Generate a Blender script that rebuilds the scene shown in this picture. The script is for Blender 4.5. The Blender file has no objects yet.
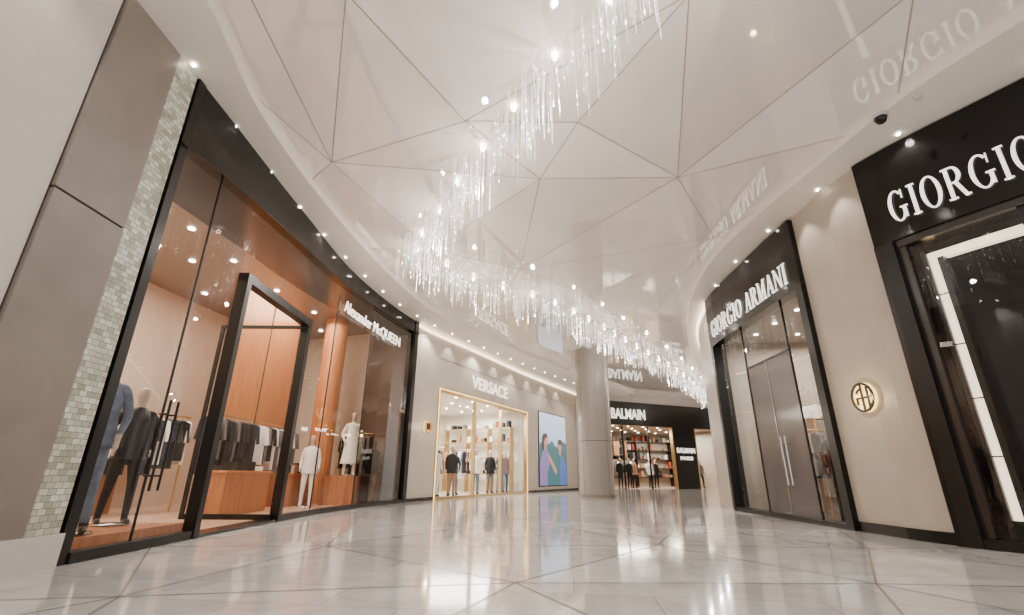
import bpy, math, random
from mathutils import Vector, Matrix, geometry
random.seed(7)
K=0.8      # model units -> metres
H=7.0      # soffit height (model units)
col_link=bpy.context.collection.objects.link
# ------------------------------------------------------------------ materials
def srgb(c):
    return tuple((x/12.92 if x<=.04045 else ((x+.055)/1.055)**2.4) for x in c)
def mat(name,color,rough=.5,metal=0,emis=None,es=0,var=0,vscale=4,bump=0,coat=0,spec=.5):
    m=bpy.data.materials.new(name); m.use_nodes=True; nt=m.node_tree; b=nt.nodes['Principled BSDF']
    c=srgb(color); b.inputs['Base Color'].default_value=(*c,1); b.inputs['Roughness'].default_value=rough
    b.inputs['Metallic'].default_value=metal; b.inputs['Specular IOR Level'].default_value=spec
    if coat: b.inputs['Coat Weight'].default_value=coat; b.inputs['Coat Roughness'].default_value=.03
    if emis: b.inputs['Emission Color'].default_value=(*srgb(emis),1); b.inputs['Emission Strength'].default_value=es
    if var or bump:
        tc=nt.nodes.new('ShaderNodeTexCoord'); nz=nt.nodes.new('ShaderNodeTexNoise'); nz.inputs['Scale'].default_value=vscale; nz.inputs['Detail'].default_value=6
        nt.links.new(tc.outputs['Object'],nz.inputs['Vector'])
        if var:
            r=nt.nodes.new('ShaderNodeValToRGB'); r.color_ramp.elements[0].position=.3; r.color_ramp.elements[1].position=.7
            r.color_ramp.elements[0].color=(*[x*(1-var) for x in c],1); r.color_ramp.elements[1].color=(*[min(1,x*(1+var)) for x in c],1)
            nt.links.new(nz.outputs['Fac'],r.inputs[0]); nt.links.new(r.outputs[0],b.inputs['Base Color'])
        if bump:
            bp=nt.nodes.new('ShaderNodeBump'); bp.inputs['Strength'].default_value=bump; bp.inputs['Distance'].default_value=.01
            nt.links.new(nz.outputs['Fac'],bp.inputs['Height']); nt.links.new(bp.outputs[0],b.inputs['Normal'])
    return m
def glass(name,tint,gloss=.04,grazing=.55,rough=.01,film=None,filmfac=.6):
    m=bpy.data.materials.new(name); m.use_nodes=True; nt=m.node_tree; nt.nodes.clear()
    o=nt.nodes.new('ShaderNodeOutputMaterial'); t=nt.nodes.new('ShaderNodeBsdfTransparent'); g=nt.nodes.new('ShaderNodeBsdfGlossy'); mx=nt.nodes.new('ShaderNodeMixShader'); f=nt.nodes.new('ShaderNodeLayerWeight'); f.inputs[0].default_value=.5
    pw=nt.nodes.new('ShaderNodeMath'); pw.operation='POWER'; pw.inputs[1].default_value=4
    ad=nt.nodes.new('ShaderNodeMath'); ad.operation='MULTIPLY_ADD'; ad.inputs[1].default_value=grazing; ad.inputs[2].default_value=gloss
    t.inputs[0].default_value=(*tint,1); g.inputs['Roughness'].default_value=rough
    base=t.outputs[0]
    if film:
        df=nt.nodes.new('ShaderNodeBsdfDiffuse'); df.inputs[0].default_value=(*srgb(film),1); m2=nt.nodes.new('ShaderNodeMixShader'); m2.inputs[0].default_value=filmfac
        nt.links.new(t.outputs[0],m2.inputs[1]); nt.links.new(df.outputs[0],m2.inputs[2]); base=m2.outputs[0]
    nt.links.new(f.outputs['Facing'],pw.inputs[0]); nt.links.new(pw.outputs[0],ad.inputs[0]); nt.links.new(ad.outputs[0],mx.inputs[0]); nt.links.new(base,mx.inputs[1]); nt.links.new(g.outputs[0],mx.inputs[2]); nt.links.new(mx.outputs[0],o.inputs[0]); return m
def brickmat(name,c1,c2,mortar,scale,bw=.5,rh=.25,rough=.3):
    m=mat(name,c1,rough); nt=m.node_tree; b=nt.nodes['Principled BSDF']; tc=nt.nodes.new('ShaderNodeTexCoord')
    sx=nt.nodes.new('ShaderNodeSeparateXYZ'); cb=nt.nodes.new('ShaderNodeCombineXYZ')
    br=nt.nodes.new('ShaderNodeTexBrick'); br.inputs['Scale'].default_value=scale; br.inputs['Brick Width'].default_value=bw; br.inputs['Row Height'].default_value=rh; br.inputs['Mortar Size'].default_value=.016
    br.inputs['Color1'].default_value=(*srgb(c1),1); br.inputs['Color2'].default_value=(*srgb(c2),1); br.inputs['Mortar'].default_value=(*srgb(mortar),1)
    nt.links.new(tc.outputs['Object'],sx.inputs[0]); nt.links.new(sx.outputs['Y'],cb.inputs['X']); nt.links.new(sx.outputs['Z'],cb.inputs['Y']); nt.links.new(cb.outputs[0],br.inputs['Vector']); nt.links.new(br.outputs['Color'],b.inputs['Base Color']); return m
def woodmat(name,c1,c2,rough=.35):
    m=mat(name,c1,rough); nt=m.node_tree; b=nt.nodes['Principled BSDF']; tc=nt.nodes.new('ShaderNodeTexCoord'); mp=nt.nodes.new('ShaderNodeMapping'); mp.inputs['Scale'].default_value=(6,6,.5)
    nz=nt.nodes.new('ShaderNodeTexNoise'); nz.inputs['Scale'].default_value=3; nz.inputs['Detail'].default_value=8; r=nt.nodes.new('ShaderNodeValToRGB')
    r.color_ramp.elements[0].position=.35; r.color_ramp.elements[1].position=.65; r.color_ramp.elements[0].color=(*srgb(c1),1); r.color_ramp.elements[1].color=(*srgb(c2),1)
    nt.links.new(tc.outputs['Object'],mp.inputs[0]); nt.links.new(mp.outputs[0],nz.inputs['Vector']); nt.links.new(nz.outputs['Fac'],r.inputs[0]); nt.links.new(r.outputs[0],b.inputs['Base Color']); return m
M=dict(
 stone=mat('stone_beige',(.76,.72,.67),.4,var=.05,vscale=2), stoned=mat('stone_beige_panel',(.69,.645,.59),.4,var=.06,vscale=2), taupe=mat('stone_taupe',(.51,.475,.445),.35,var=.08,vscale=3),
 light=mat('plaster_light',(.79,.755,.73),.5,var=.03), groove=mat('groove',(.28,.25,.23),.6),
 mosaic=brickmat('mosaic_tile',(.86,.87,.82),(.58,.59,.50),(.44,.43,.38),5.5,.45,.3),
 black=mat('black_metal',(.045,.04,.04),.3,spec=.35), blackg=mat('black_gloss',(.03,.026,.026),.10,spec=.4), blackm=mat('black_soffit',(.06,.05,.045),.22,spec=.35),
 bronze=mat('bronze_dark',(.13,.10,.085),.25,spec=.5), white=mat('white_letter',(.95,.94,.92),.4,emis=(1,.97,.93),es=1.3),
 whitew=mat('white_letter_soft',(.95,.92,.88),.4,emis=(1,.95,.89),es=1.8),
 gold=mat('gold',(.80,.68,.48),.3,metal=1), goldg=mat('gold_glow',(.95,.8,.5),.3,emis=(1,.84,.52),es=3),
 lamp=mat('lamp_disc',(1,1,1),.4,emis=(1,.95,.88),es=22), lampw=mat('lamp_warm_strip',(1,.95,.85),.4,emis=(1,.92,.80),es=1.9),
 cove=mat('cove_light',(1,.95,.85),.4,emis=(1,.92,.80),es=4),
 soffit=mat('soffit_plaster',(.90,.87,.83),.4),
 wood=woodmat('wood_orange',(.72,.45,.26),(.80,.54,.33)), woodd=woodmat('wood_counter',(.60,.38,.24),(.68,.46,.30)),
 mfloor=mat('shop_floor_terracotta',(.80,.66,.56),.2,var=.06), mwall=mat('shop_wall_blush',(.86,.80,.73),.55,var=.04), mceil=mat('shop_ceiling_brown',(.56,.48,.41),.3),
 vwall=mat('shop_wall_ivory',(.95,.93,.89),.4), vfloor=mat('shop_floor_ivory',(.88,.84,.78),.15),
 dwall=mat('shop_wall_charcoal',(.17,.155,.15),.5,var=.1), dfloor=mat('shop_floor_charcoal',(.3,.27,.25),.2), gwall=mat('shop_wall_greige',(.62,.58,.53),.5,var=.05),
 skin=mat('mannequin_skin',(.72,.66,.62),.4), dark=mat('cloth_black',(.07,.07,.08),.8,bump=.3,vscale=30), navy=mat('cloth_navy',(.13,.15,.23),.8), denim=mat('cloth_denim',(.38,.44,.52),.85,var=.3,vscale=9,bump=.3),
 clwhite=mat('cloth_white',(.95,.94,.92),.8), grey=mat('cloth_grey',(.42,.40,.40),.8), tan=mat('cloth_tan',(.66,.50,.36),.8), red=mat('cloth_rust',(.62,.28,.2),.8), leather=mat('leather_black',(.07,.06,.06),.3),
 chrome=mat('chrome',(.8,.8,.8),.15,metal=1), column=mat('column_cladding',(.57,.55,.53),.35,var=.05,vscale=2,coat=.2),
 glass=glass('glass_clear',(.95,.95,.95)), glassw=glass('glass_warm',(.97,.95,.93),.03,.42), glassd=glass('glass_tinted',(.22,.18,.155),.10,.6), glassa=glass('glass_smoke',(.80,.78,.76),.05,.4),
 greyp=glass('glass_grey_film_panel',(.30,.29,.30),.05,.3,.12,film=(.45,.435,.44),filmfac=.62),
)
# ------------------------------------------------------------------ mesh builder
class MB:
    def __init__(s): s.v=[]; s.f=[]; s.m=[]; s.mats=[]
    def mi(s,m):
        if m not in s.mats: s.mats.append(m)
        return s.mats.index(m)
    def add(s,vs,fs,m):
        o=len(s.v); s.v+= [tuple(v) for v in vs]; k=s.mi(m)
        for f in fs: s.f.append(tuple(o+i for i in f)); s.m.append(k)
    def box(s,x0,x1,y0,y1,z0,z1,m):
        s.add([(x0,y0,z0),(x1,y0,z0),(x1,y1,z0),(x0,y1,z0),(x0,y0,z1),(x1,y0,z1),(x1,y1,z1),(x0,y1,z1)],[(3,2,1,0),(4,5,6,7),(0,1,5,4),(1,2,6,5),(2,3,7,6),(3,0,4,7)],m)
    def cyl(s,c,r,z0,z1,m,n=20,r2=None):
        r2=r if r2 is None else r2
        vs=[(c[0]+r*math.cos(2*math.pi*i/n),c[1]+r*math.sin(2*math.pi*i/n),z0) for i in range(n)]+[(c[0]+r2*math.cos(2*math.pi*i/n),c[1]+r2*math.sin(2*math.pi*i/n),z1) for i in range(n)]
        s.add(vs,[(i,(i+1)%n,n+(i+1)%n,n+i) for i in range(n)]+[tuple(range(n-1,-1,-1)),tuple(range(n,2*n))],m)
    def tube(s,a,b,r,m,n=8):
        a=Vector(a); b=Vector(b); d=(b-a).normalized(); x=d.orthogonal().normalized(); y=d.cross(x)
        vs=[p+x*r*math.cos(2*math.pi*i/n)+y*r*math.sin(2*math.pi*i/n) for p in (a,b) for i in range(n)]
        s.add(vs,[(i,(i+1)%n,n+(i+1)%n,n+i) for i in range(n)]+[tuple(range(n-1,-1,-1)),tuple(range(n,2*n))],m)
    def sheet(s,path,y0,y1,z0,z1,d,m):      # single-surface pane
        p=path.suby(y0,y1,d); n=len(p)
        Z1=z1 if callable(z1) else (lambda t:z1)
        s.add([(q.x,q.y,z0) for q in p]+[(q.x,q.y,Z1(i/(n-1))) for i,q in enumerate(p)],[(i,i+1,n+i+1,n+i) for i in range(n-1)],m)
    def strip(s,path,y0,y1,z0,z1,d0,d1,m):      # thick curved panel along a wall path
        p0=path.suby(y0,y1,d0); p1=path.suby(y0,y1,d1); n=len(p0)
        Z0=z0 if callable(z0) else (lambda t:z0); Z1=z1 if callable(z1) else (lambda t:z1)
        vs=[]
        for k in range(n):
            t=k/(n-1); a,b=p0[k],p1[k]
            vs+=[(a.x,a.y,Z0(t)),(b.x,b.y,Z0(t)),(b.x,b.y,Z1(t)),(a.x,a.y,Z1(t))]
        fs=[]
        for k in range(n-1):
            o=4*k
            for e in range(4): fs.append((o+e,o+(e+1)%4,o+4+(e+1)%4,o+4+e))
        fs+=[(0,1,2,3),(4*n-1,4*n-2,4*n-3,4*n-4)]
        s.add(vs,fs,m)
    def lathe(s,c,prof,m,n=24,sx=1,sy=1,rot=0):
        vs=[]; cr,sr=math.cos(rot),math.sin(rot)
        for r in prof:
            z=r[0]; rx=r[1]*sx; ry=(r[2] if len(r)>2 else r[1])*sy
            for i in range(n):
                a=2*math.pi*i/n; x=rx*math.cos(a); y=ry*math.sin(a); vs.append((c[0]+x*cr-y*sr,c[1]+x*sr+y*cr,c[2]+z))
        fs=[(j*n+i,j*n+(i+1)%n,(j+1)*n+(i+1)%n,(j+1)*n+i) for j in range(len(prof)-1) for i in range(n)]
        fs+=[tuple(range(n-1,-1,-1)),tuple(range(len(vs)-n,len(vs)))]
        s.add(vs,fs,m)
    def obj(s,name,smooth=False,parent=None):
        me=bpy.data.meshes.new(name); me.from_pydata([(x*K,y*K,z*K) for x,y,z in s.v],[],s.f)
        for m in s.mats: me.materials.append(m)
        for p,k in zip(me.polygons,s.m): p.material_index=k; p.use_smooth=smooth
        me.update(); o=bpy.data.objects.new(name,me); col_link(o)
        if parent: o.parent=parent
        return o
def empty(name):
    e=bpy.data.objects.new(name,None); e.empty_display_size=.2; col_link(e); return e
def smooth(pts,n=6):
    out=[]; P=[Vector(p) for p in pts]; P=[2*P[0]-P[1]]+P+[2*P[-1]-P[-2]]
    for i in range(1,len(P)-2):
        for k in range(n):
            t=k/n
            out.append(0.5*((2*P[i])+(-P[i-1]+P[i+1])*t+(2*P[i-1]-5*P[i]+4*P[i+1]-P[i+2])*t*t+(-P[i-1]+3*P[i]-3*P[i+1]+P[i+2])*t**3))
    out.append(P[-2]); return out
class Path:     # plan polyline, monotone in y; d>0 is toward the mall corridor
    def __init__(s,pts,sgn):
        s.p=[Vector(p[:2]) for p in pts]; s.n=[]
        for i in range(len(s.p)):
            a=s.p[max(i-1,0)]; b=s.p[min(i+1,len(s.p)-1)]; d=(b-a).normalized(); s.n.append(Vector((d.y,-d.x))*sgn)
    def at(s,y,d=0):
        for i in range(len(s.p)-1):
            if y<=s.p[i+1].y or i==len(s.p)-2:
                f=(y-s.p[i].y)/(s.p[i+1].y-s.p[i].y); return s.p[i].lerp(s.p[i+1],f)+s.n[i].lerp(s.n[i+1],f)*d
    def nor(s,y): return (s.at(y,1)-s.at(y,0)).normalized()
    def suby(s,y0,y1,d=0):
        if y0>y1: y0,y1=y1,y0
        ts=[y0]+[p.y for p in s.p if y0+.05<p.y<y1-.05]+[y1]
        return [s.at(t,d) for t in ts]
L=Path([(-5.3,-4),(-5.22,0),(-5.17,3)]+smooth([(-5.15,5.4),(-5.15,7.0),(-5.16,9.8),(-5.02,14.0),(-3.97,18.73),(-1.65,23.61),(1.18,29.46),(5.24,36.75)]),1)
R=Path([(11.6,-.9),(10.0,2.2)]+smooth([(8.17,5.76),(7.05,7.94),(6.88,9.89),(6.92,12.9),(7.1,15.76),(8.1,19.4),(10.1,23.6),(14.2,31.0),(19.6,40.0)],4),-1)
LI=smooth([(-3.95,1),(-4.15,4.5),(-4.48,6.65),(-4.39,10.0),(-3.79,14.5),(-2.89,17.7),(-1.03,21.3),(1.89,25.8),(6.06,31.7),(9.5,36.2)],5)
RI=smooth([(8.9,1.0),(7.1,4.72),(6.53,6.2),(6.17,8.47),(5.95,10.24),(5.97,13.15),(6.98,17.44),(9.04,22.89),(12.87,30.71),(17.3,38.5)],5)
# ------------------------------------------------------------------ floor
def tri_field(points,z,mats,seam_m,seam_w,seam_z,jit=0):
    res=geometry.delaunay_2d_cdt([Vector(p) for p in points],[],[],0,1e-4)
    zz=[z+random.uniform(-jit,jit) for _ in res[0]]
    mb=MB()
    for f in res[2]: mb.add([(res[0][i].x,res[0][i].y,zz[i]) for i in f],[tuple(range(len(f)))],random.choice(mats))
    for e in res[1]:
        a=Vector((*res[0][e[0]],zz[e[0]]+seam_z)); b=Vector((*res[0][e[1]],zz[e[1]]+seam_z)); d=(b-a); d.z=0
        if d.length<1e-5: continue
        n=Vector((-d.y,d.x,0)).normalized()*seam_w/2
        mb.add([a-n,b-n,b+n,a+n],[(0,1,2,3)],seam_m)
    return mb
def marble(name,base,rot):
    m=mat(name,base,.10,coat=.35); nt=m.node_tree; b=nt.nodes['Principled BSDF']; tc=nt.nodes.new('ShaderNodeTexCoord')
    b.inputs['Coat Roughness'].default_value=.05
    n1=nt.nodes.new('ShaderNodeTexNoise'); n1.inputs['Scale'].default_value=1.3; n1.inputs['Detail'].default_value=9; n1.inputs['Distortion'].default_value=1.5
    r=nt.nodes.new('ShaderNodeValToRGB'); c=srgb(base); r.color_ramp.elements[0].position=.35; r.color_ramp.elements[1].position=.7
    r.color_ramp.elements[0].color=(c[0]*.82,c[1]*.82,c[2]*.82,1); r.color_ramp.elements[1].color=(*[min(1,x*1.08) for x in c],1)
    br=nt.nodes.new('ShaderNodeTexBrick'); br.inputs['Scale'].default_value=1; br.inputs['Brick Width'].default_value=1.1; br.inputs['Row Height'].default_value=.55; br.inputs['Mortar Size'].default_value=.004
    br.inputs['Color1'].default_value=(1,1,1,1); br.inputs['Color2'].default_value=(.84,.84,.84,1); br.inputs['Mortar'].default_value=(.55,.54,.53,1)
    mp=nt.nodes.new('ShaderNodeMapping'); mp.inputs['Rotation'].default_value=(0,0,rot)
    mx=nt.nodes.new('ShaderNodeMix'); mx.data_type='RGBA'; mx.blend_type='MULTIPLY'; mx.inputs[0].default_value=1
    nt.links.new(tc.outputs['Object'],n1.inputs['Vector']); nt.links.new(n1.outputs['Fac'],r.inputs[0]); nt.links.new(tc.outputs['Object'],mp.inputs[0]); nt.links.new(mp.outputs[0],br.inputs['Vector'])
    nt.links.new(r.outputs[0],mx.inputs[6]); nt.links.new(br.outputs[0],mx.inputs[7]); nt.links.new(mx.outputs[2],b.inputs['Base Color']); return m
fm=[marble('floor_marble_a',(.88,.87,.86),.12),marble('floor_marble_b',(.83,.82,.81),.12),marble('floor_marble_c',(.90,.89,.88),.12)]
fp=[(-14,-4),(26,-4),(26,48),(-14,48),(-14,20),(26,20)]
rs=random.Random(3)
for j in range(7):
    for i in range(6):
        fp.append((-7.5+i*3.6+(j%2)*1.8+rs.uniform(-.8,.8),-2.2+j*3.4+rs.uniform(-.8,.8)))
for j in range(5):
    for i in range(6): fp.append((-5+i*4.4+rs.uniform(-1,1),23.5+j*4.6+rs.uniform(-1,1)))
tri_field(fp,0,fm,mat('floor_inlay',(.56,.54,.52),.15),.026,.003).obj('floor')
# ------------------------------------------------------------------ ceiling (glossy facetted stretch panels)
cm=[mat('ceiling_panel_a',(.92,.88,.85),.05,coat=1),mat('ceiling_panel_b',(.89,.85,.82),.05,coat=1),mat('ceiling_panel_c',(.94,.905,.88),.05,coat=1)]  # three panel tones paint in the uneven shading of the facets
cp=[(-3.82,8.2),(-.89,6.95),(1.19,6.92),(.6,8.7),(5.5,11.3),(7.0,6.9),(2.36,4.47),(-2.28,4.5),(-3.6,4.3),(-2.4,12.2),(.24,13.6),(2.84,15.8),(5.8,20.3),(-.9,18.5),(5.4,4.45),(3.6,8.6),
 (-1,1.5),(3.5,1.8),(-6.5,1),(12,1),(3,24),(9,26.5),(8,34),(14,36),(5,31),(0,23),(-8,12),(-8,25),(-3,30),(5,42),(22,45),(22,20),(11,10),(-5,15.5)]
tri_field(cp,H+.15,cm,mat('ceiling_seam',(.60,.54,.50),.5),.015,-.006,jit=.035).obj('ceiling')
def soffit(name,inner,outer):
    mb=MB()
    def res(pp,k):
        Ls=[0]
        for q,w in zip(pp,pp[1:]): Ls.append(Ls[-1]+(Vector(w)-Vector(q)).length)
        o=[]
        for i in range(k):
            t=Ls[-1]*i/(k-1)
            for j in range(len(pp)-1):
                if t<=Ls[j+1]+1e-6:
                    f=(t-Ls[j])/(Ls[j+1]-Ls[j]); o.append(Vector(pp[j]).lerp(Vector(pp[j+1]),f)); break
        return o
    k=90; I=res(inner,k); O=res(outer,k)
    vs=[(p.x,p.y,H) for p in I]+[(p.x,p.y,H) for p in O]+[(p.x,p.y,H+.3) for p in I]
    mb.add(vs,[(i,i+1,k+i+1,k+i) for i in range(k-1)]+[(i,i+1,2*k+i+1,2*k+i) for i in range(k-1)],M['soffit'])
    return mb.obj(name), I, O
_,I1,O1=soffit('ceiling_soffit_left',LI,L.suby(1,36.75,-1.0)+[Vector((8.5,39))])
_,I2,O2=soffit('ceiling_soffit_right',RI,R.suby(1,40,-.8))
# ------------------------------------------------------------------ left wall
w=MB()
w.strip(L,1,4.4,0,H,-.3,.02,M['light']); w.strip(L,1,5.85,0,.34,-.3,.1,M['light'])
w.strip(L,4.43,5.4,.34,3.98,-.3,.06,M['taupe']); w.strip(L,4.43,5.4,4.01,H,-.3,.06,M['taupe']); w.strip(L,4.4,5.85,.34,H,-.3,-.02,M['groove'])
w.strip(L,5.4,5.82,.34,H,-.28,.05,M['mosaic'])
w.strip(L,18.7,20.5,0,H,-.3,.02,M['stone']); w.strip(L,20.5,29.0,4.62,H,-.3,.02,M['stone']); w.strip(L,29.0,30.4,0,H,-.3,.02,M['stone'])
w.strip(L,30.4,34.3,4.9,H,-.3,.02,M['stone']); w.strip(L,30.4,34.3,0,.3,-.3,.02,M['stone']); w.strip(L,34.3,36.75,0,H,-.3,.02,M['stone']); w.strip(L,30.4,34.3,.3,4.9,-.3,-.15,M['black'])
w.strip(L,18.7,36.7,H-.16,H-.06,.02,.10,M['cove'])
w.obj('wall_left')
t=MB(); t.strip(L,18.7,20.5,0,.12,.02,.06,M['bronze']); t.strip(L,29,36.7,0,.12,.02,.06,M['bronze'])
t.strip(L,20.5,36.7,5.9,5.93,.02,.03,M['taupe']); t.obj('trim_1')
s=empty('shopfront_dark_frame')
f=MB()
f.strip(L,5.85,6.0,0,H,-.2,.08,M['black']); f.strip(L,18.45,18.7,0,H,-.25,.1,M['black'])
fz=lambda t:5.75+.75*min(1,t*1.25)
f.strip(L,5.85,18.7,fz,H,-.1,.06,M['blackg'])
f.strip(L,5.85,18.7,lambda t:fz(t)-.03,lambda t:fz(t)+.02,-1.5,.12,M['blackm'])
f.strip(L,6.0,8.2,0,.12,-.1,.1,M['black']); f.strip(L,11.2,18.5,0,.12,-.1,.1,M['black'])
for y in (7.0,12.9,15.3): f.strip(L,y,y+.02,.12,6.0,-.02,.01,M['black'])
f.strip(L,8.2,8.34,0,4.6,-.08,.12,M['black']); f.strip(L,11.04,11.2,0,4.6,-.08,.12,M['black']); f.strip(L,8.2,11.2,4.45,4.62,-.08,.12,M['black']); f.strip(L,8.34,11.04,0,.05,-.3,.1,M['bronze'])
f.obj('frame',parent=s)
g=MB(); g.sheet(L,6.0,8.2,.12,6.0,0,M['glassw']); g.sheet(L,11.2,15.3,.12,6.35,0,M['glassw']); g.sheet(L,8.2,11.2,4.62,6.2,0,M['glassw']); g.sheet(L,15.3,18.45,.12,6.45,0,M['glassd'])
g.obj('glazing',parent=s)
hd=MB()
for y in (6.95,7.12):
    p=L.at(y,.12); q=L.at(y,0)
    hd.tube((p.x,p.y,.75),(p.x,p.y,2.0),.018,M['black'])
    for z in (.95,1.8): hd.tube((q.x,q.y,z),(p.x,p.y,z),.014,M['black'])
p=L.at(10.95,0)
hd.add([(p.x-1.9,p.y-.02,.1),(p.x,p.y-.02,.1),(p.x,p.y-.02,4.35),(p.x-1.9,p.y-.02,4.35)],[(0,1,2,3)],M['glassw'])
for (x0,x1,z0,z1) in ((p.x-1.95,p.x-1.88,.05,4.4),(p.x-1.95,p.x,4.33,4.4),(p.x-1.95,p.x,.05,.16)): hd.box(x0,x1,p.y-.06,p.y+.01,z0,z1,M['black'])
hd.tube((p.x-1.6,p.y-.14,.8),(p.x-1.6,p.y-.14,2.1),.025,M['black'])
for z in (1.0,1.9): hd.tube((p.x-1.6,p.y-.14,z),(p.x-1.6,p.y-.02,z),.018,M['black'])
hd.obj('door_leaf_and_handles',parent=s)
# ------------------------------------------------------------------ rooms
def poly(mb,pts,z,m):
    mb.add([(p[0],p[1],z) for p in pts],[tuple(range(len(pts)))],m)
def area(name,x,y,z,sx,sy,e,col=(1,.86,.7),rot=(0,0,0)):
    l=bpy.data.lights.new(name,'AREA'); l.shape='RECTANGLE'; l.size=sx*K; l.size_y=sy*K; l.energy=e*K*K; l.color=col
    o=bpy.data.objects.new(name,l); o.location=(x*K,y*K,z*K); o.rotation_euler=rot; col_link(o); return o
def spot(x,y,z,e,ang=90,col=(1,.93,.86),tgt=None,blend=.6,size=.05):
    l=bpy.data.lights.new('downlight','SPOT'); l.energy=e*K*K; l.spot_size=math.radians(ang); l.spot_blend=blend; l.shadow_soft_size=size; l.color=col
    o=bpy.data.objects.new('downlight',l); o.location=(x*K,y*K,z*K); col_link(o)
    if tgt is not None: o.rotation_euler=(Vector(tgt)-Vector((x,y,z))).to_track_quat('-Z','Y').to_euler()
    return o
def room(name,path,y0,y1,depth,zc,mw,mf,mc,backmat=None,z0=.012):
    mb=MB(); fr=path.suby(y0,y1,-.3); bk=path.suby(y0,y1,-depth)
    poly(mb,fr+bk[::-1],z0,mf); poly(mb,fr+bk[::-1],zc,mc)
    for aa,bb,mm in [(fr[0],bk[0],mw),(fr[-1],bk[-1],mw)]: mb.add([(aa.x,aa.y,0),(bb.x,bb.y,0),(bb.x,bb.y,zc),(aa.x,aa.y,zc)],[(0,1,2,3)],mm)
    n=len(bk); mb.add([(p.x,p.y,0) for p in bk]+[(p.x,p.y,zc) for p in bk],[(i,i+1,n+i+1,n+i) for i in range(n-1)],backmat or mw)
    return mb.obj(name)
def discs(name,pts,r,z,m='lamp'):
    mb=MB()
    for (x,y) in pts: mb.cyl((x,y),r,z-.03,z-.005,M[m],14)
    return mb.obj(name)
def wall_shelves(mb,A,B_,zs,depth,m,items=True,nd=10,hmax=.45):   # shelves on a wall from A to B_ (plan), projecting to the left of A->B_
    A=Vector(A); B_=Vector(B_); d=(B_-A).normalized(); n=Vector((-d.y,d.x))*depth; ln=(B_-A).length
    def bx(u0,u1,w0,w1,z0,z1,mm):
        P=[A+d*u0+n*w0,A+d*u1+n*w0,A+d*u1+n*w1,A+d*u0+n*w1]
        mb.add([(p.x,p.y,z0) for p in P]+[(p.x,p.y,z1) for p in P],[(3,2,1,0),(4,5,6,7),(0,1,5,4),(1,2,6,5),(2,3,7,6),(3,0,4,7)],mm)
    for z in zs:
        bx(0,ln,0,1,z,z+.06,m)
        if items:
            for k in range(nd):
                if random.random()<.8:
                    u=(k+.2)*ln/nd; h=random.uniform(.15,hmax); bx(u,u+ln/nd*.55,.25,.75,z+.06,z+.06+h,M[random.choice(['tan','dark','grey','clwhite','red'])])
    for u in (0,ln/3,2*ln/3,ln-.06): bx(u,u+.06,0,1,0,zs[-1]+.06,m)
room('shop_interior_blush',L,5.9,18.6,6.5,6.7,M['mwall'],M['mfloor'],M['mceil'])
pts=[L.at(y,-d) for y in (6.6,8.4,10.2,12,14,16,17.8) for d in (1.6,2.8,4.0,5.4)]; discs('ceiling_downlights_shop',[(p.x,p.y) for p in pts],.08,6.7)
area('shop_light',-8.2,9.0,6.5,4,5,800,(1,.88,.74)); area('shop_light',-7.2,14.5,6.5,3.5,5,680,(1,.85,.70))
ww=MB(); ww.box(-8.5,-8.2,13.4,17.4,0,6.69,M['wood']); ww.box(-8.2,-8.17,15.2,15.22,0,6.6,M['groove']); ww.cyl((-6.9,17.6),.42,0,6.69,M['wood'],28); ww.obj('wood_partition')
ww=MB()
for (x0,x1,y0,y1,zz) in ((-7.6,-6.9,12.0,14.2,1.0),(-7.6,-6.9,15.6,17.0,.95),(-10.8,-9.9,9.5,12.5,1.1)):
    ww.box(x0,x1,y0,y1,0,zz,M['woodd']); ww.box(x0-.04,x1+.04,y0-.04,y1+.04,zz,zz+.05,M['wood'])
    for k in range(5):
        yy=y0+.2+k*(y1-y0-.4)/4; ww.box(x0+.2,x0+.5,yy-.1,yy+.12,zz+.05,zz+random.uniform(.12,.4),M[random.choice(['dark','clwhite','tan'])])
ww.obj('display_counter')
ww=MB()
for z in (2.9,3.9): ww.box(-11.55,-11.1,8.2,12.4,z,z+.07,M['wood'])
for z in (2.97,3.97):
    for k in range(8): ww.box(-11.5,-11.2,8.5+k*.5,8.75+k*.5,z,z+random.uniform(.15,.4),M[random.choice(['dark','tan','clwhite','red'])])
ww.obj('display_shelving')
ww=MB(); ww.box(-6.9,-5.5,6.3,8.6,.012,.2,M['woodd']); ww.box(-6.3,-5.0,16.5,17.5,.012,.92,M['woodd']); ww.obj('display_plinth')
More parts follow.
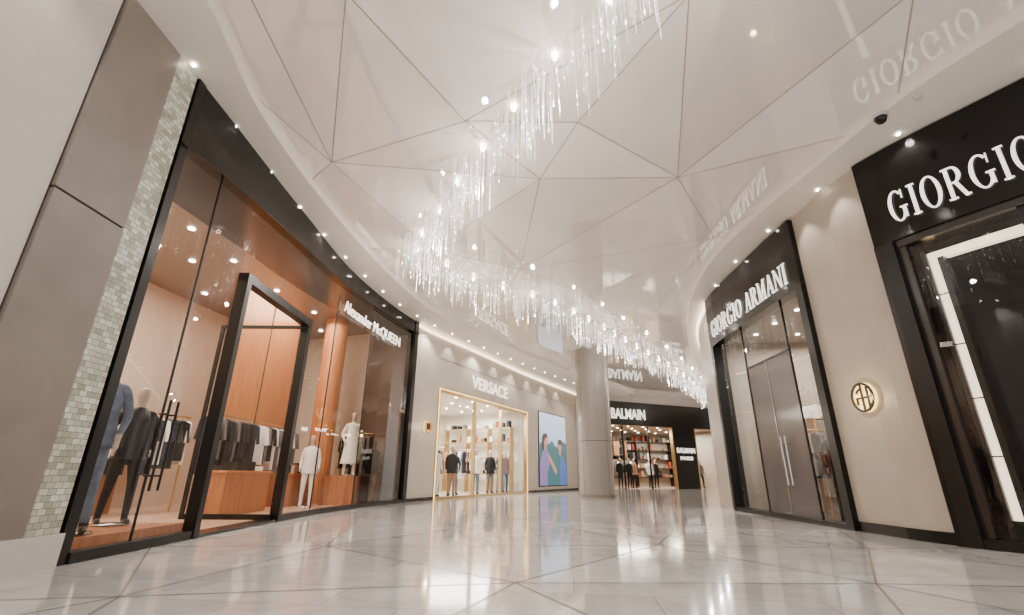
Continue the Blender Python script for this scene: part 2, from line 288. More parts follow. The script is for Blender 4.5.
# ------------------------------------------------------------------ clothes
def garment(mb,c,ang,w,l,th,m,sl=.55):
    pr=[(0,0),(.08,.01),(.24,-.06),(.30,-sl),(.22,-sl-.02),(.19,-.25),(.20,-l)]
    out=[(x*w/.5,z) for x,z in pr]; pts=out+[(-x,z) for x,z in out[::-1][:-1]]
    dx,dy=math.cos(ang),math.sin(ang); nx,ny=-dy,dx; n=len(pts)
    vs=[(c[0]+x*dx+sg*nx*th/2,c[1]+x*dy+sg*ny*th/2,c[2]+z) for sg in (-1,1) for x,z in pts]
    mb.add(vs,[tuple(range(n)),tuple(range(2*n-1,n-1,-1))]+[(i,(i+1)%n,n+(i+1)%n,n+i) for i in range(n)],m)
def rack(name,a,b,z,n,ms,lmin=1.0,lmax=1.4,legs=True):
    mb=MB(); a=Vector(a); b=Vector(b); d=(b-a).normalized(); ang=math.atan2(d.y,d.x)
    mb.tube((a.x,a.y,z+.12),(b.x,b.y,z+.12),.025,M['gold'])
    for e in (a,b):
        if legs: mb.tube((e.x,e.y,.012),(e.x,e.y,z+.12),.025,M['gold'])
    for i in range(n):
        p=a.lerp(b,(i+.5)/n); mb.tube((p.x,p.y,z),(p.x,p.y,z+.12),.008,M['chrome'],4)
        garment(mb,(p.x,p.y,z),ang+math.pi/2+random.uniform(-.7,.7),random.uniform(.5,.62),random.uniform(lmin,lmax),.09,M[random.choice(ms)])
    return mb.obj(name)
rack('clothes_rack',(-7.75,12.2),(-7.75,14.3),2.35,14,['dark','navy','grey','dark'])
rack('clothes_rack',(-7.75,14.6),(-7.75,17.0),2.35,14,['dark','clwhite','grey','clwhite'])
rack('clothes_rack',(-6.3,18.2),(-5.2,18.2),2.3,8,['dark','clwhite','grey'])
rack('clothes_rack',(-10.9,10.0),(-10.9,14.5),2.6,24,['dark','tan','clwhite','navy'])
rack('clothes_rack',(-9.3,11.2),(-8.9,13.2),2.3,12,['dark','dark','clwhite','navy'])
# ------------------------------------------------------------------ mannequins
def body_mesh(pose,fingers=False):
    V=[];E=[];Rr=[]
    def v(p,r,par=None):
        V.append(p); Rr.append(r if isinstance(r,tuple) else (r,r))
        if par is not None: E.append((par,len(V)-1))
        return len(V)-1
    pel=v((0,0,.96),(.135,.10)); sp=v((0,0,1.12),(.115,.09),pel); ch=v((0,0,1.30),(.15,.11),sp); nb=v((0,.01,1.45),(.085,.075),ch); nk=v((0,0,1.54),.052,nb)
    h0=v((0,-.02,1.61),(.07,.08),nk); h1=v((0,-.01,1.69),(.082,.10),h0); v((0,0,1.775),(.055,.07),h1)
    for sg in (-1,1):
        sh=v((sg*.165,0,1.42),.066,ch)
        el=v((sg*(.22+pose[0]*.06),.03,1.13),.045,sh); wr=v((sg*(.23-pose[0]*.04),-.05-pose[0]*.08,.90),.03,el); hn=v((sg*(.235-pose[0]*.04),-.07-pose[0]*.08,.83),(.04,.022),wr)
        if fingers:
            for k in range(4):
                f0=v((sg*(.235-pose[0]*.04),-.10-pose[0]*.08+k*.022-.01,.775),.010,hn); v((sg*(.228-pose[0]*.04),-.105-pose[0]*.08+k*.02-.01,.73+.01*abs(k-1.5)),.008,f0)
            v((sg*(.22-pose[0]*.04),-.125-pose[0]*.08,.80),.011,hn)
        hp=v((sg*.088,0,.86),.098,pel); kn=v((sg*(.10+pose[1]*.02),-.03-sg*pose[1]*.07,.50),.064,hp); an=v((sg*(.11+pose[1]*.03),.02-sg*pose[1]*.11,.10),.043,kn)
        hl=v((sg*(.11+pose[1]*.03),.03-sg*pose[1]*.11,.045),.042,an); v((sg*(.125+pose[1]*.03),-.13-sg*pose[1]*.11,.035),(.042,.03),hl)
    me=bpy.data.meshes.new('tmp'); me.from_pydata(V,E,[]); o=bpy.data.objects.new('tmp',me); col_link(o)
    md=o.modifiers.new('s','SKIN'); md.use_smooth_shade=True
    for i,r in enumerate(Rr): me.skin_vertices[0].data[i].radius=r
    for i in range(len(V)): me.skin_vertices[0].data[i].use_root=(i==0)
    sb=o.modifiers.new('d','SUBSURF'); sb.levels=2
    dg=bpy.context.evaluated_depsgraph_get(); ev=o.evaluated_get(dg); mm=ev.to_mesh()
    r=([tuple(q.co) for q in mm.vertices],[tuple(p.vertices) for p in mm.polygons]); ev.to_mesh_clear(); bpy.data.objects.remove(o); return r
BODIES=[body_mesh((0,0)),body_mesh((1,.6)),body_mesh((.4,1),True)]
def mannequin(x,y,z,ht,ang,top,leg,shoe='dark',pose=0,coat=None,dress=None,skin='skin',name='mannequin'):
    vs,fs=BODIES[pose]; sc=ht/1.8; ca,sa=math.cos(ang),math.sin(ang); mb=MB()
    T=lambda p:(x+(p[0]*ca-p[1]*sa)*sc,y+(p[0]*sa+p[1]*ca)*sc,z+p[2]*sc)
    o=len(mb.v); mb.v+=[T(p) for p in vs]
    for f in fs:
        cx=sum(vs[i][0] for i in f)/len(f); cz=sum(vs[i][2] for i in f)/len(f)
        k=skin
        if cz<.10: k=shoe
        elif cz<.99 and abs(cx)<.19 : k=leg
        elif cz<1.49 and not (abs(cx)>.17 and cz<.93): k=top
        mb.f.append(tuple(o+i for i in f)); mb.m.append(mb.mi(M[k]))
    def loft(prof,m):
        n=20; vv=[]
        for (zz,rx,ry) in prof:
            for i in range(n):
                a=2*math.pi*i/n; w=1+.04*math.sin(a*6)*(1 if zz<.8 else .3); vv.append(T((rx*w*math.cos(a),ry*w*math.sin(a),zz)))
        mb.add(vv,[(j*n+i,j*n+(i+1)%n,(j+1)*n+(i+1)%n,(j+1)*n+i) for j in range(len(prof)-1) for i in range(n)],m)
    if coat: loft([(.80,.20,.15),(.95,.19,.145),(1.12,.165,.13),(1.30,.18,.135),(1.42,.15,.11),(1.49,.075,.07)],M[coat])
    if dress: loft([(.32,.26,.22),(.6,.22,.18),(.9,.185,.145),(1.1,.14,.11),(1.30,.165,.125),(1.42,.14,.1)],M[dress])
    mb.cyl((x,y),.22*sc,z,z+.015,M['chrome'],20)
    return mb.obj(name,True)
mannequin(-5.95,6.85,.215,2.5,.6,'denim','denim','leather',2,coat='denim')
mannequin(-6.35,8.1,.215,2.2,.9,'dark','dark','leather',1,coat='leather')
mannequin(-5.6,17.0,.935,2.15,.4,'clwhite','clwhite','clwhite',1,dress='clwhite')
mannequin(-6.5,15.9,.012,2.2,.4,'clwhite','clwhite','clwhite',0,coat='clwhite')
mannequin(-5.05,17.9,.012,2.2,.5,'dark','clwhite','dark',0,coat='dark')
# ------------------------------------------------------------------ ivory shop (gold-lit)
room('shop_interior_ivory',L,20.5,29.0,6,4.62,M['vwall'],M['vfloor'],M['vwall'])
s=empty('shopfront_gold_frame'); f=MB()
for (y0,y1,z0,z1) in ((20.5,20.64,0,4.6),(28.86,29,0,4.6),(23.3,23.38,0,4.4),(25.9,25.98,0,4.4)): f.strip(L,y0,y1,z0,z1,-.12,.06,M['gold'])
f.strip(L,20.64,28.86,4.42,4.6,-.12,.06,M['gold']); f.strip(L,20.5,29,4.54,4.58,.06,.08,M['goldg']); f.strip(L,20.52,20.56,0,4.55,.06,.08,M['goldg']); f.strip(L,28.92,28.96,0,4.55,.06,.08,M['goldg']); f.strip(L,20.5,29,0,.1,-.12,.05,M['gold'])
f.obj('frame',parent=s); g=MB(); g.sheet(L,20.64,23.3,.1,4.42,-.02,M['glass']); g.sheet(L,25.98,28.86,.1,4.42,-.02,M['glass']); g.obj('glazing',parent=s)
p=L.at(25.5,-2.6); area('shop_light',p.x,p.y,4.4,4,6,1100,(1,.95,.87))
f=MB(); wall_shelves(f,L.at(28.7,-5.4),L.at(28.7,-.7),(1.0,1.9,2.8,3.6),-.5,M['gold'],nd=12)
f.obj('display_shelving')
for y,d,t_,l_,po in ((21.6,.8,'clwhite','clwhite',0),(22.2,1.3,'tan','navy',1),(22.9,.9,'dark','tan',0),(24.2,1.7,'navy','denim',1),(25.3,1.1,'clwhite','denim',0),(26.6,1.0,'dark','grey',0),(27.4,.8,'grey','denim',1),(28.2,1.0,'red','dark',0)):
    p=L.at(y,-d); mannequin(p.x,p.y,.012,2.3,.5,t_,l_,'dark',po,coat=t_)
for (y0,d0,y1,d1,n,ms) in ((26.6,4.6,26.6,2.0,14,['clwhite','red','navy','tan']),(24.0,4.6,24.6,2.6,12,['clwhite','dark','navy','tan']),(22.4,3.6,23.4,2.4,9,['navy','dark','clwhite','red'])):
    rack('clothes_rack',L.at(y0,-d0),L.at(y1,-d1),2.2,n,ms)
discs('ceiling_downlights_ivory_shop',[tuple(L.at(y,-d)) for y in (21.5,23,24.5,26,27.5) for d in (.9,2.2,3.6)],.07,4.61)
# advert screen
s=MB()
def scr(mb,y0,y1,z0,z1,d,m): mb.strip(L,y0,y1,z0,z1,d-.01,d,m)
sb_=mat('screen_sky',(.2,.4,.6),.3,emis=(.45,.62,.85),es=1.3); nt=sb_.node_tree; tc=nt.nodes.new('ShaderNodeTexCoord'); sx=nt.nodes.new('ShaderNodeSeparateXYZ'); rp=nt.nodes.new('ShaderNodeValToRGB'); mr=nt.nodes.new('ShaderNodeMapRange'); mr.inputs[1].default_value=.2; mr.inputs[2].default_value=3.9
for pos,c in ((0,(.30,.45,.62)),(.35,(.25,.50,.62)),(.5,(.62,.78,.92)),(1,(.36,.60,.88))):
    e=rp.color_ramp.elements.new(pos); e.color=(*srgb(c),1)
rp.color_ramp.elements.remove(rp.color_ramp.elements[0]); rp.color_ramp.elements.remove(rp.color_ramp.elements[-1])
nt.links.new(tc.outputs['Object'],sx.inputs[0]); nt.links.new(sx.outputs['Z'],mr.inputs[0]); nt.links.new(mr.outputs[0],rp.inputs[0]); nt.links.new(rp.outputs[0],nt.nodes['Principled BSDF'].inputs['Emission Color'])
scr(s,30.4,34.3,.3,4.9,.05,M['black']); scr(s,30.5,34.2,.36,4.84,.07,sb_)
def flat(poly2,m,d):
    vs=[]
    for (u,z) in poly2: p=L.at(30.5+u*3.7,d); vs.append((p.x,p.y,.36+z*4.48))
    s.add(vs,[tuple(range(len(vs)))],m)
sk=mat('screen_skin',(.7,.5,.42),.4,emis=(.76,.55,.48),es=.9); hr=mat('screen_hair',(.2,.15,.1),.4,emis=(.34,.24,.2),es=.7); pk=mat('screen_dress_pink',(.5,.4,.6),.4,emis=(.52,.44,.66),es=.9); bl=mat('screen_shirt_blue',(.3,.4,.7),.4,emis=(.24,.38,.62),es=.9); gr=mat('screen_foliage',(.2,.4,.4),.4,emis=(.16,.42,.46),es=.8)
def ell(cx,cz,rx,rz,n=20): return [(cx+rx*math.cos(2*math.pi*i/n),cz+rz*math.sin(2*math.pi*i/n)) for i in range(n)]
flat([(0,.55),(.1,.60),(.3,.56),(.45,.62),(.6,.53),(.8,.64),(1,.6),(1,.0),(0,.0)],gr,.075)
flat([(.0,0),(.0,.30),(.10,.46),(.24,.50),(.36,.42),(.40,.2),(.46,0)],pk,.08); flat([(.28,.38),(.35,.42),(.62,.20),(.56,.14)],sk,.085); flat([(.16,.48),(.16,.56),(.24,.56),(.24,.48)],sk,.085); flat(ell(.2,.61,.09,.08),sk,.09); flat([(.08,.48),(.07,.64),(.12,.70),(.24,.71),(.29,.66),(.2,.65),(.15,.6),(.14,.48)],hr,.095)
flat([(.56,0),(.56,.2),(.62,.36),(.74,.44),(.9,.38),(1,.26),(1,0)],bl,.08); flat([(.71,.42),(.71,.50),(.78,.50),(.78,.42)],sk,.085); flat(ell(.74,.56,.085,.075),sk,.09); flat([(.66,.57),(.67,.64),(.78,.66),(.85,.60),(.83,.52),(.79,.58)],hr,.095)
s.obj('advert_screen')
# column
cmb=MB(); cmb.cyl((4.15,23.9),.86,0,.14,M['taupe'],48); cmb.cyl((4.15,23.9),.82,.14,2.55,M['column'],48); cmb.cyl((4.15,23.9),.80,2.55,2.58,M['groove'],48); cmb.cyl((4.15,23.9),.82,2.58,H+.2,M['column'],48)
for a_ in range(4):
    aa=a_*math.pi/2+.6; cmb.tube((4.15+.818*math.cos(aa),23.9+.818*math.sin(aa),.14),(4.15+.818*math.cos(aa),23.9+.818*math.sin(aa),H),.008,M['groove'],5)
cmb.obj('column')
# ------------------------------------------------------------------ far shop
ang=math.atan2(5,11.6); dB=Vector((math.cos(ang),math.sin(ang))); nB=Vector((dB.y,-dB.x)); OB=Vector((6.3,36.6))
def bbox(mb,u0,u1,d0,d1,z0,z1,m):
    P=[OB+dB*u+nB*d for u,d in ((u0,d0),(u1,d0),(u1,d1),(u0,d1))]
    mb.add([(p.x,p.y,z0) for p in P]+[(p.x,p.y,z1) for p in P],[(3,2,1,0),(4,5,6,7),(0,1,5,4),(1,2,6,5),(2,3,7,6),(3,0,4,7)],m)
w=MB(); bbox(w,-2,14,-.3,-.1,6.6,H+.2,M['light']); bbox(w,-1.5,0,-.3,0,0,6.6,M['stone']); w.obj('wall_back')
w=MB(); bbox(w,-.5,13.5,-7,-6.8,0,4.9,M['gwall']); bbox(w,-.5,-.3,-7,-.3,0,4.9,M['gwall']); bbox(w,13.3,13.5,-7,-.3,0,4.9,M['gwall']); bbox(w,-.5,13.5,-7,-.3,4.8,4.9,M['gwall']); bbox(w,-.5,13.5,-7,-.3,.0,.012,M['mfloor']); w.obj('shop_interior_far')
f=MB(); bbox(f,0,13,-.3,.15,4.75,6.55,M['black']); bbox(f,0,.25,-.3,.1,0,4.75,M['black']); bbox(f,7.6,9.9,-.3,.1,0,4.75,M['black'])
for u in (2.6,5.1): bbox(f,u,u+.06,-.1,.05,0,4.75,M['bronze'])
bbox(f,.25,13,-.1,.05,4.68,4.75,M['gold']); bbox(f,7.5,7.6,-.2,.1,0,4.75,M['gold']); bbox(f,9.9,10,-.2,.1,0,4.75,M['gold']); f.obj('shopfront_black_fascia')
for u,d in ((4.5,2.8),(11,3)):
    p=OB+dB*u-nB*d; area('shop_light',p.x,p.y,4.6,3,3,700,(1,.90,.76))
discs('ceiling_downlights_far_shop',[tuple(OB+dB*u-nB*d) for u in (1,2.5,4,5.5,7,8.5,10.5) for d in (1,2.5,4,5.5)],.09,4.79)
for (u0,u1,d,z) in ((.8,3.2,-3.2,2.1),(3.6,6.2,-3.6,2.1),(10.3,12.5,-3.0,2.1),(1.2,6.8,-5.2,3.9)):
    rack('clothes_rack',OB+dB*u0+nB*d,OB+dB*u1+nB*d,z,18,['dark','grey','dark','clwhite','tan'])
f=MB(); wall_shelves(f,OB+dB*.3-nB*6.75,OB+dB*12.9-nB*6.75,(.8,1.6,2.4,3.2,4.0),-.5,M['bronze'],nd=30,hmax=.6); f.obj('display_shelving')
for u,d,tt in ((.9,-1.0,'dark'),(1.7,-1.5,'grey'),(2.9,-1.0,'dark'),(4.0,-1.3,'dark'),(4.7,-1.6,'tan'),(6.0,-1.2,'clwhite'),(6.8,-1.5,'dark'),(10.6,-1.2,'dark'),(11.6,-1.5,'grey')):
    p=OB+dB*u+nB*d; mannequin(p.x,p.y,.012,2.3,.3,tt,'dark','dark',int(u)%2,coat=tt)
# ------------------------------------------------------------------ right wall
w=MB()
w.strip(R,8.02,10.05,.18,H,-.35,.0,M['stoned']); w.strip(R,15.85,40,0,H,-.3,0,M['stone']); w.strip(R,15.85,40,H-.2,H-.08,0,.08,M['cove']); w.strip(R,10.05,15.85,6.98,H,-.3,0,M['stone']); w.obj('wall_right')
t=MB(); t.strip(R,8.02,10.05,0,.18,-.3,.04,M['black']); t.obj('baseboard_right')
s=empty('shopfront_curved_glass'); f=MB()
f.strip(R,10.05,15.85,5.2,6.95,-.3,.12,M['blackg']); f.strip(R,15.6,15.85,0,5.2,-.3,.12,M['black']); f.strip(R,10.05,10.28,0,5.2,-.3,.12,M['black']); f.strip(R,10.28,15.6,0,.1,-.3,.1,M['black'])
f.strip(R,13.5,13.54,.1,5.2,-.05,.0,M['black']); f.strip(R,11.2,11.23,.1,5.2,-.05,0,M['black']); f.strip(R,11.2,13.5,3.95,4.0,-.05,0,M['black']); f.strip(R,12.4,12.42,.1,3.95,-.05,.0,M['chrome'])
f.obj('frame',parent=s)
g=MB(); g.sheet(R,10.28,11.2,.1,5.2,-.02,M['glassa']); g.sheet(R,13.54,15.6,.1,5.2,-.02,M['glass']); g.sheet(R,11.2,13.5,3.98,5.2,-.02,M['glassa']); g.sheet(R,11.23,13.5,.1,3.95,-.02,M['greyp']); g.obj('glazing',parent=s)
h=MB()
for y in (11.95,12.15):
    p=R.at(y,.1); q=R.at(y,-.02); h.tube((p.x,p.y,.8),(p.x,p.y,1.95),.025,M['chrome'])
    for z in (1,1.75): h.tube((p.x,p.y,z),(q.x,q.y,z),.02,M['chrome'])
h.obj('handles',parent=s)
room('shop_interior_greige',R,10.1,15.8,4.5,5.3,M['gwall'],M['dfloor'],M['gwall']); p=R.at(13,-2.2); area('shop_light',p.x,p.y,5.15,2.5,3.5,480,(1,.92,.82))
discs('ceiling_downlights_greige_shop',[tuple(R.at(y,-d)) for y in (10.8,12,13.2,14.4) for d in (.9,2.2,3.4)],.06,5.3)
f=MB(); wall_shelves(f,R.at(15.6,-4.3),R.at(15.6,-2.4),(.9,1.8,2.7),.5,M['tan'],nd=5)
for z in (1.0,2.0,3.0): f.strip(R,10.4,15.0,z,z+.06,-4.4,-4.0,M['tan'])
f.obj('display_shelving')
rack('clothes_rack',R.at(14.6,-3.4),R.at(14.6,-1.9),2.2,10,['dark','grey','navy','tan'])
for y,d,tt in ((14.9,1.1,'grey'),(11.6,.9,'dark'),(10.9,1.3,'dark')):
    p=R.at(y,-d); mannequin(p.x,p.y,.012,2.3,-.6,tt,'dark','dark',1,coat=tt)
# near right shopfront
s=empty('shopfront_black_portal'); f=MB(); YN=3.0
f.strip(R,YN,8.02,5.12,H-.02,-.3,.1,M['blackg']); f.strip(R,7.72,8.02,0,5.12,-.5,.12,M['black']); f.strip(R,YN,7.72,0,.14,-.4,.1,M['black']); f.strip(R,7.6,7.72,.14,5.12,-.4,.02,M['bronze']); f.strip(R,YN,7.72,4.98,5.12,-.4,.05,M['bronze'])
f.strip(R,6.2,6.3,.14,5,-.12,.0,M['black']); f.strip(R,4.4,4.5,.14,5,-.12,.0,M['black'])
f.obj('frame',parent=s); g=MB(); g.sheet(R,YN,7.6,.14,4.98,-.04,M['glass']); g.obj('glazing',parent=s)
lf=MB(); lf.strip(R,7.33,7.46,.4,4.80,-.42,-.28,M['lampw']); lf.strip(R,4,7.46,4.66,4.80,-.42,-.28,M['lampw']); lf.strip(R,7.25,7.33,.4,4.66,-.44,-.22,M['bronze']); lf.strip(R,7.46,7.52,.3,4.86,-.44,-.22,M['bronze'])
for z in (1.3,2.2,3.1,4.0): lf.strip(R,7.32,7.47,z,z+.02,-.28,-.27,M['bronze'])
lf.obj('light_strip_frame',parent=s)
room('shop_interior_charcoal',R,3.0,7.9,3.6,5.1,M['dwall'],M['dfloor'],M['dwall']); p=R.at(5.4,-2); area('shop_light',p.x,p.y,5.0,1.5,2,50,(1,.90,.8))
f=MB()
for k,(y0,y1) in enumerate(((3,4.4),(4.6,6.0),(6.2,7.4))):
    for z in (.8,1.7,2.6,3.5): f.strip(R,y0,y1,z,z+.05,-3.5,-3.1,M['bronze'])
    for z in (.85,1.75,2.65):
        for j in range(3): p=R.at(y0+.3+j*.4,-3.25); f.box(p.x-.13,p.x+.13,p.y-.13,p.y+.13,z,z+random.uniform(.25,.5),M[random.choice(['grey','tan','dark'])])
f.obj('display_shelving')
p=R.at(6.6,-1.2); mannequin(p.x,p.y,.02,2.4,-.9,'grey','dark','leather',2,coat='grey')
# ------------------------------------------------------------------ letters
def arc(cx,cy,ro,ri,a0,a1,n=24):
    q=[]
    for i in range(n):
        t0=math.radians(a0+(a1-a0)*i/n); t1=math.radians(a0+(a1-a0)*(i+1)/n)
        q.append([(cx+ro[0]*math.cos(t0),cy+ro[1]*math.sin(t0)),(cx+ro[0]*math.cos(t1),cy+ro[1]*math.sin(t1)),(cx+ri[0]*math.cos(t1),cy+ri[1]*math.sin(t1)),(cx+ri[0]*math.cos(t0),cy+ri[1]*math.sin(t0))])
    return q
def rc(x0,x1,y0,y1): return [(x0,y0),(x1,y0),(x1,y1),(x0,y1)]
def dg(x0,y0,x1,y1,w): return [(x0-w/2,y0),(x0+w/2,y0),(x1+w/2,y1),(x1-w/2,y1)]
def sf(x,y,w=.3): return rc(x-w/2,x+w/2,y,y+.035)
GL={'I':([rc(.1,.24,0,1),sf(.17,0,.32),sf(.17,.965,.32)],.38),
'O':(arc(.42,.5,(.40,.52),(.25,.485),0,360,36),.88),
'G':(arc(.42,.5,(.40,.52),(.25,.485),48,318,30)+[rc(.62,.76,.06,.42),sf(.68,.40,.32),dg(.70,.70,.72,.98,.04)],.90),
'R':([rc(.1,.24,0,1),sf(.17,0,.32),rc(.02,.36,.965,1),rc(.2,.40,.48,.515)]+arc(.36,.74,(.30,.26),(.15,.226),-90,90,16)+[dg(.66,.0,.40,.50,.15),sf(.70,0,.2)],.84),
'A':([dg(.08,0,.38,1,.035),dg(.66,0,.38,1,.15),rc(.2,.56,.32,.35),sf(.09,0,.24),sf(.66,0,.32)],.80),
'M':([rc(.10,.135,0,1),dg(.42,0,.13,1,.13),dg(.42,0,.76,1,.035),rc(.72,.86,0,1),sf(.11,0,.24),sf(.79,0,.3),rc(.0,.2,.965,1),rc(.72,.96,.965,1)],1.0),
'N':([rc(.10,.135,0,1),dg(.70,0,.14,1,.14),rc(.70,.735,0,1),sf(.11,0,.24),sf(.71,.965,.24),rc(-.0,.2,.965,1)],.86),
' ':([],.42)}
def layout(txt,track=.08):
    x=0; out=[]
    for ch in txt:
        ps,w=GL[ch]; out+=[[(px+x,py) for px,py in q] for q in ps]; x+=w+track
    return out,x-track
def sign_serif(name,txt,path,ya,yb,z0,hgt,d,m):
    polys,W=layout(txt); mb=MB()
    for q in polys:
        n=len(q); vs=[]
        for dd in (d,d+.03):
            for (x,yy) in q:
                p=path.at(ya+(yb-ya)*x/W,dd); vs.append((p.x,p.y,z0+yy*hgt))
        mb.add(vs,[tuple(range(n)),tuple(range(2*n-1,n-1,-1))]+[(i,(i+1)%n,n+(i+1)%n,n+i) for i in range(n)],m)
    return mb.obj(name)
sign_serif('wall_sign_lettering','GIORGIO ARMANI',R,7.62,4.1,5.42,.60,.12,M['white'])
sign_serif('wall_sign_lettering','GIORGIO ARMANI',R,15.35,10.45,5.45,.54,.13,M['white'])
def sign_font(name,txt,fn,z0,hgt,m,bold=.0,shear=0):
    cu=bpy.data.curves.new('t','FONT'); cu.body=txt; cu.offset=bold; cu.shear=shear; cu.extrude=.015; o=bpy.data.objects.new('t',cu); col_link(o)
    dg_=bpy.context.evaluated_depsgraph_get(); ev=o.evaluated_get(dg_); me=ev.to_mesh(); V=[tuple(v.co) for v in me.vertices]; Fs=[tuple(p.vertices) for p in me.polygons]; ev.to_mesh_clear(); bpy.data.objects.remove(o)
    x0=min(v[0] for v in V); x1=max(v[0] for v in V); y0=min(v[1] for v in V); y1=max(v[1] for v in V); mb=MB()
    vs=[]
    for v in V:
        p=fn((v[0]-x0)/(x1-x0),.03+v[2]); vs.append((p[0],p[1],z0+(v[1]-y0)/(y1-y0)*hgt))
    mb.add(vs,Fs,m); return mb.obj(name)
sign_font('wall_sign_lettering','Alexander McQUEEN',lambda t,d:L.at(13.1+4.2*t,.08+d),5.5,.42,M['whitew'],.0)
sign_font('wall_sign_lettering','VERSACE',lambda t,d:L.at(22.9+3.6*t,.05+d),5.0,.62,M['whitew'],.01)
sign_font('wall_sign_lettering','BALMAIN',lambda t,d:OB+dB*(1.55+3.3*t)+nB*(.16+d),5.2,.8,M['white'],.03)
sign_font('wall_sign_lettering','BALMAIN',lambda t,d:OB+dB*(7.8+1.9*t)+nB*(.12+d),2.75,.4,M['white'],.03)
sign_font('wall_sign_lettering','PARIS',lambda t,d:OB+dB*(8.1+1.3*t)+nB*(.12+d),2.2,.28,M['white'],.03)
def roundel(name,path,y,z,r,inner):
    mb=MB(); p0=path.at(y); n=path.nor(y); side=Vector((-n.y,n.x))
    def W(a,b,d): return (p0.x+side.x*a+n.x*d,p0.y+side.y*a+n.y*d,z+b)
    def prism(q,d0,d1,m):
        k=len(q); vs=[W(a,b,d) for d in (d0,d1) for a,b in q]; mb.add(vs,[tuple(range(k)),tuple(range(2*k-1,k-1,-1))]+[(i,(i+1)%k,k+(i+1)%k,k+i) for i in range(k)],m)
    prism([(r*1.0*math.cos(t/36*2*math.pi),r*1.0*math.sin(t/36*2*math.pi)) for t in range(36)],.02,.05,M['goldg'])
    if inner=='ga':
        for q in arc(0,0,(r,r),(r*.86,r*.86),0,360,36)+[rc(-r*.06,r*.06,-r*.9,r*.9)]: prism(q,.08,.11,M['bronze'])
        for q in [rc(-r*.5,-r*.06,-r*.1,r*.02),rc(r*.06,r*.9,-r*.1,r*.02),rc(r*.44,r*.56,-r*.78,r*.7),rc(-r*.56,-r*.44,-r*.5,r*.02)]: prism(q,.08,.11,M['bronze'])
        for q in arc(-.0,0,(r*.62,r*.62),(r*.5,r*.5),95,150,12): prism(q,.08,.11,M['bronze'])
    else:
        for q in arc(0,0,(r,r),(r*.8,r*.8),0,360,36): prism(q,.06,.12,M['gold'])
        for q in arc(0,0,(r*.68,r*.68),(r*.58,r*.58),0,360,28): prism(q,.06,.1,M['gold'])
        prism([(r*.5*math.cos(t/16*2*math.pi),r*.5*math.sin(t/16*2*math.pi)*1.1) for t in range(16)],.06,.12,M['bronze'])
    mb.obj(name); l=bpy.data.lights.new('logo_glow','POINT'); l.energy=14*K*K; l.color=(1,.8,.5); l.shadow_soft_size=.05; lo=bpy.data.objects.new('logo_glow',l); q=W(0,0,.4); lo.location=(q[0]*K,q[1]*K,q[2]*K); col_link(lo)
roundel('wall_roundel_logo',R,9.05,2.45,.28,'ga'); roundel('wall_roundel_logo',L,19.85,2.85,.26,'m')
# ------------------------------------------------------------------ chandelier
CH=smooth([(2.6,2.6),(1.55,3.96),(1.2,4.77),(.7,5.35),(-.25,6.99),(-1.3,8.93),(-2.25,10.9),(-2.9,11.5),(-2.75,12.1),(-1.9,13.3),(-1.39,14.1),(.28,15.4),(1.83,16.7),(5.1,21.1),(10.7,29.1),(16.0,38.0)],12)
cry=mat('crystal_emissive',(.97,.97,.98),.05,emis=(1,.97,.93),es=.6,spec=1); glow=mat('crystal_painted_glint',(1,1,1),.1,emis=(1,.97,.92),es=6)  # emission stands in for light caught by crystals; bright beads are painted glints
mb=MB(); rc_=random.Random(11); cum=0; spots=[]
for a_,b_ in zip(CH,CH[1:]):
    seg=(b_-a_); ln=seg.length; n=Vector((-seg.y,seg.x)).normalized(); dist=a_.length
    k=int(ln*(36 if dist<14 else 22 if dist<22 else 11)+rc_.random())
    for _ in range(k):
        p=a_+seg*rc_.random()+n*rc_.gauss(0,.17); lg=rc_.uniform(.3,1.25); z1=H+.12; wd=.003+.0004*dist
        mb.tube((p.x,p.y,z1),(p.x,p.y,z1-lg),wd,cry,3)
        for j in range(rc_.randint(2,4)):
            zz=z1-lg*rc_.uniform(.25,1); s_r=wd*rc_.uniform(2,3.4); L_=rc_.uniform(.03,.09)
            mb.lathe((p.x,p.y,zz),[(-L_,.001),(0,s_r),(L_*.5,.001)],cry if rc_.random()<.85 else glow,5)
    cum+=ln
    if cum>1.2:
        cum=0; spots.append((a_.x,a_.y))
for (x,y) in spots: mb.lathe((x,y,H+.08),[(-.06,.015),(-.045,.04),(0,.055),(.05,.055)],M['lamp'],12)
mb.obj('crystal_chandelier')
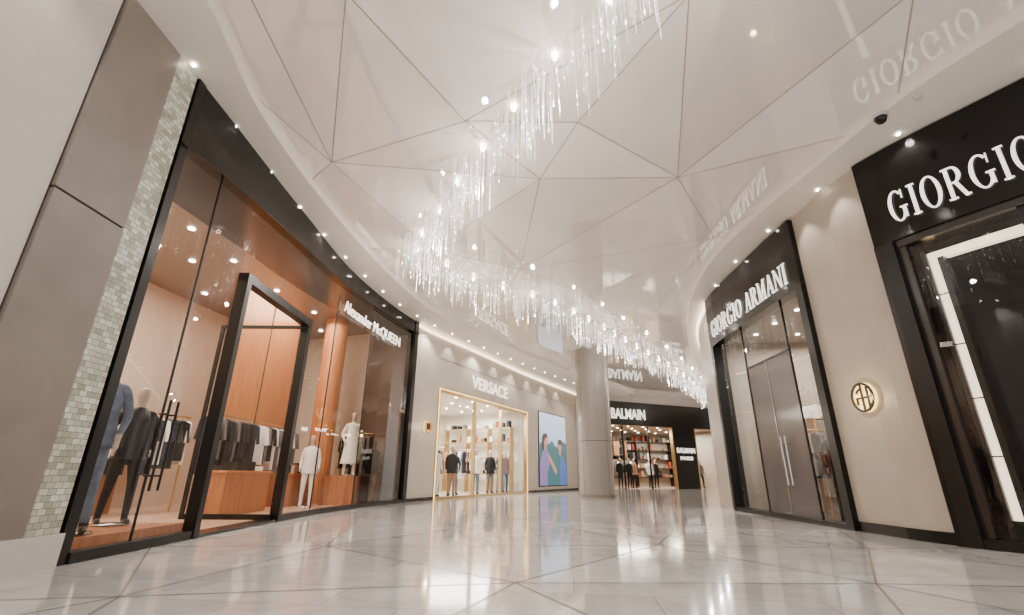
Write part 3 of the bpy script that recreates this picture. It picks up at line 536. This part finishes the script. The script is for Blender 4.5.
for i,(x,y) in enumerate(spots):
    if i%2: continue
    l=bpy.data.lights.new('chandelier_light','POINT'); l.energy=(70)*K*K; l.color=(1,.94,.87); l.shadow_soft_size=.05; o=bpy.data.objects.new('chandelier_light',l); o.location=(x*K,y*K,(H-.9)*K); col_link(o)
# ------------------------------------------------------------------ soffit downlights
pl=[]
for i in range(4,84,3):
    p=I1[i].lerp(O1[i],.38); pl.append((p.x,p.y))
for i in range(2,74,4):
    p=I2[i].lerp(O2[i],.4); pl.append((p.x,p.y))
discs('ceiling_downlights_soffit',pl,.032,H)
for i,p in enumerate(pl):
    if i%3==0 and p[1]>0: spot(p[0],p[1],H-.06,200,125)
for y in (8.5,9.6): p=R.at(y,.35); spot(p.x,p.y,H-.06,80,75,tgt=(R.at(y,0).x,y,3.5),size=.03)
for y in (16.8,): p=R.at(y,.35); spot(p.x,p.y,H-.06,80,80,tgt=(R.at(y,0).x,y,3.5),size=.03)
for y in (19.4,21,23,25,27,29,31,33): p=L.at(y,.45); spot(p.x,p.y,H-.06,90,85,tgt=(L.at(y,0).x,y,3.5),size=.03)
cc=MB(); cc.cyl((6.45,6.55),.12,H-.06,H,M['light'],20); cc.lathe((6.45,6.55,H-.06),[(-.12,.01),(-.10,.06),(-.05,.09),(0,.10)],M['blackg'],16); cc.cyl((6.75,6.1),.05,H-.05,H,M['light'],14); cc.obj('security_camera_dome',True)
# ------------------------------------------------------------------ world
w=bpy.data.worlds.new('world'); bpy.context.scene.world=w; w.use_nodes=True; bg=w.node_tree.nodes['Background']; bg.inputs[0].default_value=(1,.94,.89,1); bg.inputs[1].default_value=1.4
# ------------------------------------------------------------------ camera
th=math.radians(19.755); rr=math.radians(.4); c_,s_=math.cos(th),math.sin(th)
cam=bpy.data.cameras.new('camera'); co=bpy.data.objects.new('camera',cam); col_link(co)
X0=Vector((1,0,0)); U0=Vector((0,-s_,c_)); Fw=Vector((0,c_,s_)); Rv=X0*math.cos(rr)+U0*math.sin(rr); Uv=-X0*math.sin(rr)+U0*math.cos(rr)
Mx=Matrix((Rv,Uv,-Fw)).transposed().to_4x4(); Mx.translation=(0,0,K); co.matrix_world=Mx
cam.lens=16.35; cam.sensor_width=36; cam.clip_start=.02; bpy.context.scene.camera=co
